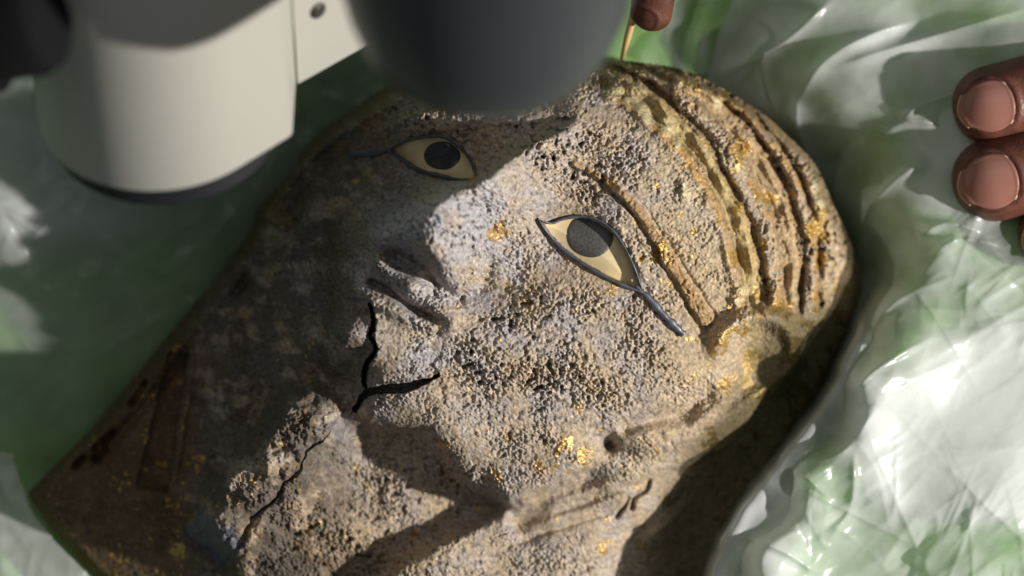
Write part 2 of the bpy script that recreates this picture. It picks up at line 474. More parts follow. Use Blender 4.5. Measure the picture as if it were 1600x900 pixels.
def fb_h(X, Y):
    return 12 + 0.25 * (Y - 800) - 0.3 * (X - 60) + crumple(X, Y, 23, 0.5, 24, 0.9, (-150, 150, 690, 1000))
film('plastic_sheet', [(-200, 690), (0, 706), (22, 722), (50, 800), (95, 855), (150, 920), (170, 1050), (-200, 1050)], fb_h,
     lambda X, Y: np.clip(0.5 + 0.25 * fbm(X, Y, 90, 3, 5), 0.3, 0.8), 'milky plastic fold in front of the mask\'s lower left corner')
film('plastic_sheet', [(1045, -150), (1035, 20), (1000, 90), (1060, 108), (1115, 112), (1140, 40), (1190, -60), (1200, -150)],
     lambda X, Y: PAD(X, Y) + 18 + crumple(X, Y, 29, 0.5, 12, 1.4, (1000, 1200, -150, 110)), lambda X, Y: np.clip(0.12 + 0.5 * fbm(X, Y * 0.3, 60, 3, 44), 0.04, 0.5),
     'narrow clear plastic strip above the top of the mask beside the wooden stick')

# ------------------------------------------------------------------ the mask: one sculpted relief
OUT = [(50, 762), (100, 712), (160, 648), (270, 515), (385, 372), (400, 330), (440, 285), (490, 215), (560, 165), (600, 138), (700, 108), (820, 92), (945, 92), (1010, 98), (1080, 113), (1180, 168),
       (1235, 215), (1275, 258), (1303, 320), (1330, 380), (1348, 450), (1335, 510), (1310, 565), (1280, 625), (1200, 745), (1135, 850), (1070, 985), (900, 1020), (650, 1030), (400, 1010), (240, 965), (150, 905), (110, 862), (66, 808), (44, 775)]
CP = [(50, 765, 15), (160, 650, 20), (270, 520, 25), (390, 375, 25), (490, 220, 25), (600, 140, 40), (700, 110, 70),
 (800, 95, 90), (940, 95, 95), (1080, 115, 108), (1180, 170, 94), (1270, 255, 86), (1303, 330, 80), (1328, 420, 30), (1345, 460, -25), (1305, 580, -25), (1220, 720, -25), (1130, 850, -25), (1095, 940, -25),
 (1288, 470, 88), (1250, 555, 82), (1180, 632, 80), (1085, 715, 72), (1020, 800, 66), (965, 900, 62), (1215, 650, 20), (1135, 735, 10), (1075, 820, 0), (1030, 900, 0),
 (1000, 130, 130), (1060, 180, 150), (1130, 250, 150), (1190, 330, 142), (1230, 420, 125), (1240, 270, 98), (1285, 400, 92), (1150, 400, 160),
 (900, 150, 165), (850, 180, 185), (960, 220, 185), (1040, 300, 183), (1100, 420, 170), (1120, 500, 160),
 (1060, 540, 168), (1000, 480, 180), (925, 385, 181), (980, 320, 194), (855, 320, 194), (880, 270, 200),
 (850, 212, 212), (802, 247, 234), (754, 284, 268), (705, 304, 292), (662, 332, 304), (745, 320, 262), (664, 392, 292), (692, 375, 292),
 (768, 372, 224), (806, 402, 190), (718, 418, 250), (690, 434, 248), (758, 455, 188),
 (712, 250, 180), (618, 368, 268), (588, 374, 246), (625, 305, 172), (575, 335, 160),
 (680, 245, 150), (610, 235, 122), (740, 225, 165), (716, 270, 188), (650, 190, 166), (720, 188, 184), (790, 190, 184),
 (560, 230, 95), (560, 300, 130), (520, 350, 120), (450, 330, 75), (440, 420, 95), (500, 430, 135), (400, 480, 75),
 (622, 396, 220), (645, 418, 212), (676, 452, 206), (640, 450, 234), (592, 405, 224), (570, 395, 205), (712, 505, 214), (620, 490, 222), (550, 455, 200), (510, 420, 160), (490, 500, 148),
 (630, 540, 224), (592, 585, 214), (680, 580, 206), (530, 525, 190), (520, 590, 170),
 (760, 500, 205), (850, 470, 195), (820, 560, 200), (760, 620, 192), (900, 560, 188), (960, 620, 170), (860, 680, 168), (1050, 620, 155), (720, 680, 176), (790, 745, 152), (680, 640, 190),
 (430, 560, 110), (370, 640, 85), (420, 640, 95), (300, 650, 60), (330, 740, 75), (220, 720, 45), (150, 770, 35), (250, 830, 50), (150, 850, 20), (60, 800, 5),
 (640, 730, 112), (560, 705, 122), (480, 800, 118), (560, 820, 108), (420, 900, 105), (700, 800, 102), (450, 700, 122), (370, 800, 100), (300, 860, 72),
 (800, 830, 112), (900, 790, 120), (700, 890, 118), (960, 745, 124), (900, 880, 102), (1000, 722, 124), (1150, 570, 134), (1100, 650, 122),
 (300, 950, 40), (500, 950, 90), (700, 960, 105), (900, 960, 85)]
BASE = RBF(CP, 4e-4)

STEP = 1.4
GXm, GYm, NX, NY = grid(40, 1352, 88, 1040, STEP)
X, Y = GXm, GYm
H = BASE(X, Y)
H = np.where(H > 60, 60 + (H - 60) * 1.45, H)

def ridge(pts, amp, w, reach=None, taper=True, sharp=2.0):
    d, s, t = polydist(X, Y, pts, reach or w * 4 + 10)
    k = np.exp(-(d / w) ** sharp)
    if taper: k = k * sstep(0, 0.12, t) * sstep(1, 0.88, t)
    return 1.5 * amp * k
def bump(x, y, r, amp, ry=None):
    ry = ry or r
    return 1.4 * amp * np.exp(-((X - x) / r) ** 2 - ((Y - y) / ry) ** 2)
def step(pts, amp, w, win):
    """raises the side to the right of travel, fading out away from the curve"""
    d, s, t = polydist(X, Y, pts, win * 2.6)
    return 1.5 * amp * np.tanh(d * s / w) * np.exp(-(d / win) ** 2) * sstep(0, 0.1, t) * sstep(1, 0.9, t)

JIT_X = 3.0 * fbm(X, Y, 34, 3, 7); JIT_Y = 3.0 * fbm(X, Y, 34, 3, 8)
X0, Y0 = X, Y
X = X + JIT_X; Y = Y + JIT_Y            # ragged feature edges

JAW = [(960, 712), (880, 752), (800, 790), (760, 778), (722, 752), (690, 702), (650, 674), (595, 668), (545, 655)]
JX = 9 * fbm(X, Y, 42, 3, 250); JY = 9 * fbm(X, Y, 42, 3, 251)
X = X + JX; Y = Y + JY
H = H + step(JAW, 26, 7, 60)
H = H + step([(530, 945), (610, 890), (720, 828), (800, 793)], 24, 7, 55)
X = X - JX; Y = Y - JY
LAP_EDGE = [(820, 784), (720, 828), (610, 890), (530, 945)]
# lips, nose
H = H + ridge([(574, 402), (622, 430), (668, 467), (722, 518)], 21, 16)
H = H + ridge([(572, 438), (600, 451), (640, 479), (690, 506)], -22, 6)
H = H + ridge([(540, 446), (590, 473), (640, 497), (690, 515)], 14, 12)
H = H + ridge([(590, 390), (640, 404), (668, 426), (694, 452)], -13, 8) + ridge([(655, 385), (667, 415), (684, 441), (710, 462), (730, 470)], -13, 6.5) + bump(728, 303, 16, 9) + bump(698, 418, 34, 20)
H = H + step([(548, 388), (590, 346), (640, 312), (690, 292), (748, 272), (800, 240), (850, 214), (910, 180)], 14, 6, 34)
H = H + ridge([(715, 464), (742, 458), (760, 428), (768, 392)], -11, 11)
H = H + ridge([(880, 200), (802, 247), (754, 284), (705, 304), (660, 332)], 10, 13)
# brow, lids
BROW = [(900, 258), (955, 287), (1003, 335), (1042, 398), (1078, 458), (1102, 496)]
d, s, tB = polydist(X, Y, BROW, 60)
wB = 5.5 + 7.5 * tB + 5 * fbm(X, Y, 36, 3, 77)
H = H + (7 + 9 * fbm(X, Y, 30, 3, 78)) * sstep(wB + 3, wB - 3, d) - 9 * np.exp(-((d - wB - 3) / 3.5) ** 2) * (s > 0) - 5 * np.exp(-((d - wB - 2) / 3) ** 2) * (s < 0) * sstep(.2, .6, tB)
onBrow = sstep(wB + 1, wB - 3, d)
H = H + ridge([(600, 205), (640, 182), (700, 172), (760, 180)], 10, 9)
# ear
H = H + ridge([(1112, 575), (1128, 528), (1165, 497), (1208, 497), (1240, 535), (1226, 585), (1170, 632), (1090, 682), (1000, 716)], 22, 16)
H = H + bump(1168, 560, 36, -11) + bump(1010, 688, 40, 16, 26) + bump(952, 694, 12, -42) + bump(975, 705, 26, -14, 14)
H = H + ridge([(1120, 600), (1075, 640), (1010, 660), (960, 672)], -13, 11) + ridge([(1140, 620), (1090, 660), (1030, 682)], 9, 9)
# folds running under the ear
for k, pts in enumerate(([(830, 800), (960, 752), (1090, 708), (1190, 640)], [(900, 850), (1000, 800), (1080, 748)], [(760, 850), (880, 806), (1000, 770)], [(850, 900), (950, 850), (1010, 800)])):
    H = H + ridge(pts, 5 - k, 9) + ridge([(x + 10, y + 14) for x, y in pts], -3.5, 5)
H = H + ridge([(985, 800), (990, 780), (1010, 765), (1015, 745)], -14, 3.5) + ridge([(960, 812), (975, 790), (985, 775)], -14, 3)
# false beard
ux, uy = -0.625, 0.78; vx, vy = 0.78, 0.625
U = (X - 500) * ux + (Y - 635) * uy; V_ = (X - 500) * vx + (Y - 635) * vy
U = U + 14 * fbm(X, Y, 34, 3, 240); V_ = V_ + 17 * fbm(X, Y, 48, 4, 241)
along = sstep(-42, 12, U) * sstep(292, 238, U)
front = sstep(-72, -26, V_) * sstep(37, 29, V_)
strap = sstep(27, 36, V_) * sstep(98, 40, V_)
HB = 268 - 0.06 * U - 0.10 * V_ - 20 * np.clip(np.abs(V_ + 8) / 40, 0, 1.4) ** 2.5
bm_ = along * front
H = H * (1 - bm_) + bm_ * (HB - 12 * sstep(150, 250, U) + 34 * fbm(X, Y, 40, 4, 34))
sm_ = along * strap * sstep(-30, 40, U)
H = np.maximum(H, H * (1 - sm_) + sm_ * (HB + 6 * sstep(120, 220, U)))
H = H - 28 * np.exp(-((V_ - 33) / (3 + 9 * sstep(100, 240, U))) ** 2) * sstep(105, 170, U) * sstep(275, 235, U)
H = H + front * along * 9 * fbm(X, Y, 60, 3, 33)
# chin: broken plate and hollow beside it
H = H - 26 * inpoly(X, Y, [(582, 470), (588, 545), (572, 572), (570, 603), (556, 640), (470, 650), (400, 560), (480, 460)]) * np.exp(-((X - 585) / 75) ** 2 - ((Y - 565) / 75) ** 2)
H = H + bump(528, 592, 55, -30, 32) + bump(540, 521, 40, 50, 30)
C1 = [(578, 476), (584, 500), (579, 525), (588, 545), (573, 570), (569, 598), (573, 610), (555, 642)]
C2 = [(553, 640), (574, 614), (600, 608), (632, 606), (655, 599), (670, 594), (686, 584)]
d1, _, t1 = polydist(X0 + JIT_X * .7, Y0 + JIT_Y * .7, C1, 60, 3); d2, s2, t2 = polydist(X0 + JIT_X * .7, Y0 + JIT_Y * .7, C2, 60, 3)
w1 = 1.4 + 2.6 * np.sin(t1 * 2.6 + .2) * (0.6 + 0.4 * np.sin(t1 * 13)); w2 = 2.0 + 5.0 * np.sin(np.clip(t2 * 1.15, 0, 1) * np.pi) ** 0.8
H = H + 10 * np.exp(-(d2 / 14) ** 2) * (s2 < 0) + 6 * np.exp(-(d1 / 12) ** 2)
d1 = d1 + 1.3 * pn(X / 7, Y / 7, 260); d2 = d2 + 1.5 * pn(X / 8, Y / 8, 261)
CRK = np.maximum(sstep(w1 + 1.2, w1 - 1.2, d1), sstep(w2 + 1.2, w2 - 1.2, d2) * (t2 < 0.995))
# eye sockets
EYE_R = [(846, 346), (862, 349), (880, 343), (905, 339), (932, 345), (957, 362), (976, 390), (991, 422), (1001, 450), (975, 443), (945, 429), (908, 407), (878, 384), (858, 362)]
EYE_L = [(612, 232), (632, 222), (657, 216), (688, 214), (712, 226), (730, 247), (742, 277), (720, 279), (695, 274), (657, 264), (632, 250)]
for E in (EYE_R, EYE_L):
    P = spline(E + [E[0]], 5)
    ins = inpoly(X0, Y0, P); d, _, _ = polydist(X0, Y0, P, 60, 0)
    H = H - np.where(ins, 22 * sstep(0, 4, d), 0) - np.where(ins, 0, 3 * np.exp(-(d / 10) ** 2))
H = H + ridge([(848, 338), (880, 330), (930, 334), (965, 356), (992, 405), (1010, 445)], 5, 8)
# head-cloth bands
A0 = [(860, 96), (905, 118), (965, 150), (1030, 197), (1085, 255), (1128, 335), (1157, 430), (1165, 482)]
A1 = [(930, 96), (985, 122), (1050, 165), (1108, 230), (1155, 318), (1188, 410), (1192, 484)]
A2 = [(960, 94), (1060, 138), (1125, 200), (1178, 275), (1213, 370), (1224, 486)]
A3 = [(1010, 96), (1100, 140), (1170, 203), (1222, 285), (1247, 380), (1248, 500)]
A4 = [(1060, 104), (1150, 160), (1210, 222), (1256, 300), (1278, 390), (1278, 490)]
ARCS = [A0, A1, A2, A3, A4]
SD = []
for k, Aq in enumerate(ARCS):
    d, s, t = polydist(X + 9 * fbm(X, Y, 75, 3, 200 + k), Y + 9 * fbm(X, Y, 75, 3, 210 + k), Aq, 320)
    sd = np.where(d < 1e8, -d * s, -400)          # positive on the outer side
    SD.append(sd)
    fade = sstep(0, 0.05, t) * sstep(1.0, 0.96, t)
    near = d < 320
    amp = [11, 25, 13, 24, 20][k]; wd = [7, 6.5, 5, 6, 6][k]
    H = H + fade * near * (-amp * np.exp(-((sd - 3) / wd) ** 2) * (0.45 + 1.0 * np.clip(1.6 * fbm(X, Y, 70, 3, 21 + k) + .5, 0, 1)) + amp * 0.5 * np.clip(2 * fbm(X, Y, 50, 3, 31 + k) + .8, 0, 1.6) * np.exp(-((sd + 9) / 8) ** 2))
STRIP = np.zeros(X.shape)
for k in (0, 2):
    wob = 4 * fbm(X, Y, 40, 3, 300 + k)
    st_ = sstep(0, 9, SD[k] + wob) * sstep(0, 6, -SD[k + 1] + wob) * sstep(500, 470, Y) * sstep(110, 170, Y) * (X > 900)
    H = H - 15 * st_
    STRIP = np.maximum(STRIP, st_)
# crusty lumps along the inner band edge and the rim
lr = np.random.RandomState(3)
LUMPS = [(1043, 203, 11, 12), (1058, 225, 8, 9), (1036, 190, 9, 9), (1070, 303, 10, 8), (1066, 288, 7, 8), (958, 97, 12, 10), (975, 101, 8, 9), (1010, 180, 14, 10), (1000, 170, 10, 8), (985, 158, 12, 9), (960, 146, 13, 9),
         (1160, 455, 9, 9), (1150, 470, 8, 7), (1280, 320, 12, 8), (1270, 290, 12, 9), (1278, 345, 9, 8), (1238, 470, 8, 8), (1120, 160, 10, 8), (1060, 130, 9, 8)]
lump = np.zeros(X.shape)
for (lx, ly, r, a_) in LUMPS:
    lump = np.maximum(lump, np.exp(-((X - lx) / r) ** 2 - ((Y - ly) / r) ** 2)); H = H + bump(lx, ly, r, a_)
# left side: slot, slits, rim fold
slot = inpoly(X, Y, [(264, 548), (294, 552), (262, 772), (212, 762)])
H = H - 30 * slot
H = H + ridge([(268, 540), (300, 560), (268, 780)], 9, 6)
for pts in ([(228, 598), (205, 632)], [(176, 676), (150, 702)], [(164, 702), (150, 718)], [(130, 716), (118, 730)]):
    H = H + ridge(pts, -26, 5, taper=False)
H = H + ridge([(95, 738), (185, 655), (290, 530), (405, 392)], 10, 9) + ridge([(120, 745), (205, 660), (300, 545)], -8, 8)
H = H + ridge([(60, 775), (140, 790), (230, 822), (340, 885)], 12, 11)
H = H + ridge([(420, 330), (480, 250), (560, 190), (640, 150)], 17, 9) + ridge([(440, 345), (500, 268), (570, 212)], -8, 7)
H = H + ridge([(340, 560), (380, 480), (440, 400), (500, 330)], 14, 11) + ridge([(360, 470), (420, 395), (480, 330)], -11, 8) + bump(340, 615, 26, 10) + bump(365, 635, 18, 9) + ridge([(300, 600), (330, 620), (380, 640), (420, 680)], 8, 8)
X, Y = X0, Y0

# regional roughness
def blob(x, y, rx, ry=None):
    ry = ry or rx
    return np.exp(-((X - x) / rx) ** 2 - ((Y - y) / ry) ** 2)
rough = 0.62 + 0.65 * blob(840, 540, 150, 110) + 0.6 * blob(880, 215, 90, 60) + 0.5 * blob(930, 290, 60, 40) + 0.6 * blob(690, 190, 70, 30) + 0.45 * blob(430, 700, 90, 90)
rough = rough + 0.45 * blob(720, 350, 70, 60) + 0.5 * blob(1270, 330, 60, 120) + 0.3 * blob(1150, 160, 90, 40) - 0.38 * blob(890, 430, 60, 40) - 0.35 * blob(1170, 560, 90, 70) - 0.4 * blob(900, 800, 200, 60) - 0.35 * blob(500, 700, 30, 70) + 0.55 * blob(520, 850, 130, 70) + 0.3 * blob(700, 860, 90, 40) + 0.6 * blob(670, 760, 90, 50)
rough = (np.clip(rough, 0.18, 1.6) + 0.25 * (SD[0] > 0) * (Y < 480)) * (1 - 0.65 * STRIP)
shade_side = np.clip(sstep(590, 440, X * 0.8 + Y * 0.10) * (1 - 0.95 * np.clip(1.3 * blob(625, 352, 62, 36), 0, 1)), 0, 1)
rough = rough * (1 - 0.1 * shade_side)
w1_, id1 = worley(X / 9.0 + 0.3 * pn(X / 15, Y / 15, 2), Y / 9.0, 1)
w2_, id2 = worley(X / 5.0, Y / 5.0 + 0.3 * pn(X / 9, Y / 9, 3), 2)
grain = 2.9 * (0.45 - w1_) * (0.3 + 1.2 * id1) + 3.6 * (0.45 - w2_) * (0.3 + 1.4 * id2) + 3.2 * fbm(X, Y, 26, 4, 14, 0.6) + 1.5 * pn(X / 3.8, Y / 3.8, 19)
pit = np.clip(fbm(X, Y, 12, 2, 52) - 0.16, 0, 1) * 26
clump = np.clip(0.6 + 1.5 * fbm(X, Y, 70, 3, 55), 0.25, 1.6)
H = H + 2.1 * rough * clump * (grain - pit * np.clip(rough - 0.3, 0, 1)) + 4.0 * fbm(X, Y, 90, 3, 58)
H = H - 75 * CRK
# rounded rim
P_OUT = spline(OUT + [OUT[0]], 6)
dO, _, _ = polydist(X, Y, P_OUT, 180, 0)
INS = inpoly(X, Y, P_OUT)
H = H - np.where(INS, 34 * (1 - sstep(0, 22, dO)) ** 2, 40)

# base colours of the corroded surface and shade painted into its far and trough sides
def c3(*v): return np.array(v, float)
def mixc(a, b, f): return a * (1 - f[..., None]) + b * f[..., None]
tint = np.ones(X.shape + (3,)) * c3(0.47, 0.37, 0.255)
tint = mixc(tint, c3(0.40, 0.37, 0.405), sstep(-0.3, 0.3, fbm(X, Y, 60, 5, 101, 0.7)) * (0.5 + 0.3 * blob(760, 480, 220, 180)))                # lavender dust
tint = mixc(tint, c3(0.43, 0.43, 0.48), np.clip(0.7 * blob(730, 340, 95, 75) + 0.95 * blob(628, 352, 56, 34) + 0.7 * blob(600, 450, 90, 60) + 0.5 * blob(520, 680, 30, 50) + 0.45 * blob(650, 560, 60, 50), 0, 0.85))
tint = mixc(tint, c3(0.50, 0.36, 0.20), np.clip(0.8 * sstep(960, 1120, X) * sstep(300, 520, Y) + 0.5 * sstep(0.0, 0.3, fbm(X, Y, 80, 3, 105)), 0, 0.75) * 0.8)
tint = mixc(tint, c3(0.42, 0.30, 0.17), 0.75 * blob(500, 850, 120, 90))
tint = mixc(tint, c3(0.125, 0.105, 0.088), 0.9 * shade_side * sstep(-0.4, 0.1, fbm(X, Y, 50, 4, 108, 0.65)))  # shade of the far side put into the colour, along with brown patina
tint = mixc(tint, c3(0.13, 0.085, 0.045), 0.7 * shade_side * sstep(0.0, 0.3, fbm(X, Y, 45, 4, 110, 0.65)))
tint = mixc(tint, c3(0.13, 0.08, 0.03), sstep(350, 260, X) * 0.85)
tint = mixc(tint, c3(0.34, 0.22, 0.09), 0.7 * np.clip(blob(520, 200, 70, 45) + blob(600, 155, 60, 25) + blob(420, 335, 40, 50), 0, 1) * sstep(-0.25, 0.2, fbm(X, Y, 40, 4, 113)))
tint = mixc(tint, c3(0.52, 0.39, 0.19), 0.4 * sstep(980, 1080, X) * sstep(500, 470, Y))
# bands of the head-cloth
inHead = (SD[0] > 0)
bandcol = [c3(0.47, 0.36, 0.15), c3(0.44, 0.35, 0.25), c3(0.43, 0.30, 0.16), c3(0.44, 0.36, 0.28), c3(0.40, 0.29, 0.17)]
for k in range(5):
    up = SD[k + 1] <= 0 if k < 4 else np.ones(X.shape, bool)
    f = inHead & (SD[k] > 0) & up
    tint = mixc(tint, bandcol[k], f * (0.55 + 0.35 * np.clip(fbm(X, Y, 60, 3, 120 + k) + 0.3, 0, 1)))
    tint = mixc(tint, c3(0.22, 0.13, 0.05), 0.75 * np.exp(-((SD[k] - 3) / 7) ** 2) * (X > 900) * (Y < 500))
    tint = mixc(tint, c3(0.46, 0.26, 0.07), np.exp(-((SD[k] + 6) / 6) ** 2) * (0.2 + 0.8 * sstep(-0.1, 0.25, fbm(X, Y, 50, 3, 130 + k))) * (np.abs(SD[k]) < 60) * (X > 900))
tint = mixc(tint, c3(0.47, 0.36, 0.16), STRIP * (SD[1] < 0) * 0.85)
tint = mixc(tint, c3(0.46, 0.32, 0.17), STRIP * (SD[1] >= 0) * 0.85)
tint = mixc(tint, c3(0.44, 0.26, 0.10), onBrow * 0.85)
tint = mixc(tint, c3(0.70, 0.60, 0.34), np.clip(lump * 1.2 - 0.25, 0, 0.9))
# speckle of dark and pale grains
sp = fbm(X, Y, 9, 2, 141); sp2 = pn(X / 4.2, Y / 4.2, 145)
tint = mixc(tint, c3(0.10, 0.085, 0.075), 0.85 * sstep(0.16, 0.42, sp) * np.clip(rough, 0.3, 1))
tint = mixc(tint, c3(0.78, 0.76, 0.74), 0.65 * sstep(0.25, 0.6, sp2) * np.clip(rough * clump, 0.2, 1) * (1 - shade_side))
# exposed gilding
gp = fbm(X, Y, 42, 4, 151, 0.62); gsp = fbm(X, Y, 8, 3, 155)
gbias = (0.30 * blob(905, 715, 75, 35) + 0.24 * blob(750, 690, 55, 40) + 0.48 * blob(784, 364, 22, 22) + 0.17 * blob(1000, 420, 90, 70) + 0.22 * blob(1200, 560, 120, 90)
         + 0.16 * sstep(1000, 1200, X) + 0.12 * sstep(420, 260, X) + 0.25 * blob(400, 380, 26, 20) + 0.14 * blob(340, 720, 80, 60) + 0.10 * blob(960, 450, 70, 30) + 0.16 * blob(1010, 830, 60, 60))
gold = sstep(0.40, 0.46, gp + 1.15 * gbias + (0.18 + 0.4 * shade_side) * gsp - 0.10 * shade_side) * 0.85
gold = np.maximum(gold, sstep(0.50, 0.58, gsp + 0.35 * gbias) * 0.8)
gold = gold * (1 - CRK)
tint = mixc(tint, c3(0.74, 0.48, 0.14), gold * 0.8)
tint = mixc(tint, c3(0.10, 0.08, 0.03), 0.9 * sstep(150, 95, dO + 20 * fbm(X, Y, 60, 3, 171)) * sstep(430, 520, Y) * sstep(960, 1060, X))  # olive tarnish on the trough side, darkened to stand in for shade
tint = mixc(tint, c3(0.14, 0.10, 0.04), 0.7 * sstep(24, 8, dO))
tint = mixc(tint, c3(0.12, 0.13, 0.18), 0.8 * sstep(236, 250, U) * sstep(300, 285, U) * (V_ > -44) * (V_ < 40))
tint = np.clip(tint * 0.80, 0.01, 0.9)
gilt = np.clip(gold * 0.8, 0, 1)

# vertex normals of the whole relief so that the parts join without seams
CO = unproj(X, Y, H).reshape(NY, NX, 3)
dx_ = np.gradient(CO, axis=1); dy_ = np.gradient(CO, axis=0)
NRM = np.cross(dy_, dx_); NRM /= np.linalg.norm(NRM, axis=2, keepdims=True) + 1e-12
if NRM[..., 2].mean() < 0: NRM = -NRM
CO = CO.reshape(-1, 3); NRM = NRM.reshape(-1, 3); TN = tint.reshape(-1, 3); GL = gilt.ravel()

q = grid_quads(NX, NY)
fx = X.ravel()[q].mean(1); fy = Y.ravel()[q].mean(1)
keep = INS.ravel()[q].all(1)
q = q[keep]; fx = fx[keep]; fy = fy[keep]
R_FACE, R_EAR, R_BEARD, R_NECK, R_LAP, R_LAPL, R_CHIN, R_BAND = 0, 1, 2, 3, 4, 5, 6, 10
reg = np.zeros(len(q), int)
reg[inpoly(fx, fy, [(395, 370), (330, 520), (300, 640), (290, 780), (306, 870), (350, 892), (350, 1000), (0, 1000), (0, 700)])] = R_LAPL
reg[inpoly(fx, fy, [(556, 650), (595, 668), (650, 674), (690, 702), (722, 752), (760, 778), (800, 790), (720, 828), (610, 890), (500, 965), (350, 1000), (350, 892), (392, 844), (472, 740)])] = R_NECK
reg[inpoly(fx, fy, [(800, 790), (880, 752), (960, 712), (1020, 725), (1110, 700), (1190, 640), (1250, 560), (1282, 480), (1400, 480), (1400, 1000), (480, 1000), (500, 965), (610, 890), (720, 828)])] = R_LAP
sdq = [s_.ravel()[q[:, 0]] for s_ in SD]
hd = (sdq[0] > 0) & (fy < 500) & (fx > 855)
for k in range(5):
    up = sdq[k + 1] <= 0 if k < 4 else np.ones(len(q), bool)
    reg[hd & (sdq[k] > 0) & up & (reg == 0)] = R_BAND + k
reg[inpoly(fx, fy, [(400, 300), (420, 345), (500, 268), (570, 210), (640, 160), (780, 120), (862, 96), (862, 60), (500, 60)]) & (reg == 0)] = R_BAND + 5
reg[inpoly(fx, fy, [(1098, 570), (1120, 515), (1165, 478), (1215, 480), (1252, 530), (1245, 595), (1190, 645), (1110, 700), (1010, 730), (950, 715), (940, 690), (960, 660), (1010, 650), (1070, 640), (1100, 605)])] = R_EAR
reg[inpoly(fx, fy, [(462, 616), (490, 604), (530, 628), (556, 650), (472, 740), (392, 844), (388, 890), (350, 905), (290, 880), (300, 812), (405, 695)])] = R_BEARD
reg[inpoly(fx, fy, [(582, 478), (620, 490), (670, 520), (692, 560), (690, 584), (655, 599), (600, 608), (574, 612), (570, 600), (574, 570), (588, 545), (579, 525)])] = R_CHIN

root = empty('funerary_mask', W(750, 560, -30))
tag(root, 'ancient gilded funerary mask with inlaid eyes, crusted with grey corrosion, lying in plastic', 'mask')

def region_mesh(name, sel, parent):
    qq = q[sel]
    use, inv = np.unique(qq, return_inverse=True)
    me = np_mesh(name, CO[use], inv.reshape(-1, 4)[:, ::1])
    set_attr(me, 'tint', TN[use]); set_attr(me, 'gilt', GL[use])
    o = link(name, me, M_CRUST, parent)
    me.normals_split_custom_set_from_vertices(NRM[use].astype(np.float32).tolist())
    return o

# orient quads towards +z
v0 = CO[q[0, 1]] - CO[q[0, 0]]; v1 = CO[q[0, 2]] - CO[q[0, 0]]
if np.cross(v0, v1)[2] < 0: q = q[:, ::-1]

region_mesh('face', reg == R_FACE, root)
ch = region_mesh('chin_plate', reg == R_CHIN, root); tag(ch, 'cracked loose plate of the chin')
region_mesh('ear', reg == R_EAR, root)
region_mesh('beard', reg == R_BEARD, root)
region_mesh('neck', reg == R_NECK, root)
lp = region_mesh('lappet', reg == R_LAP, root)
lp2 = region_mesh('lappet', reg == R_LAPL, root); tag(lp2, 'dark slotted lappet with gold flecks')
hc = region_mesh('headcloth', reg == R_BAND, root)
for k in range(1, 6):
    region_mesh('band', reg == R_BAND + k, hc)

# side wall of the sheet metal down into the padding
e = np.concatenate([q[:, [0, 1]], q[:, [1, 2]], q[:, [2, 3]], q[:, [3, 0]]])
es = np.sort(e, 1); key = es[:, 0].astype(np.int64) * (NX * NY) + es[:, 1]
uq, ind, cnt = np.unique(key, return_index=True, return_counts=True)
be = e[ind[cnt == 1]]
use, inv = np.unique(be, return_inverse=True); inv = inv.reshape(-1, 2)
top = CO[use]; low = top.copy(); low[:, 2] = np.minimum(top[:, 2] - 20 * S, -125 * S)
n = len(use)
me = np_mesh('rim', np.r_[top, low], np.stack([inv[:, 1], inv[:, 0], inv[:, 0] + n, inv[:, 1] + n], -1))
set_attr(me, 'tint', np.r_[TN[use], TN[use]]); set_attr(me, 'gilt', np.zeros(2 * n))
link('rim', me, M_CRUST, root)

# eyes
def Hs(px, py):
    h = float(BASE(np.array([px], float), np.array([py], float))[0])
    return 60 + (h - 60) * 1.45 if h > 60 else h

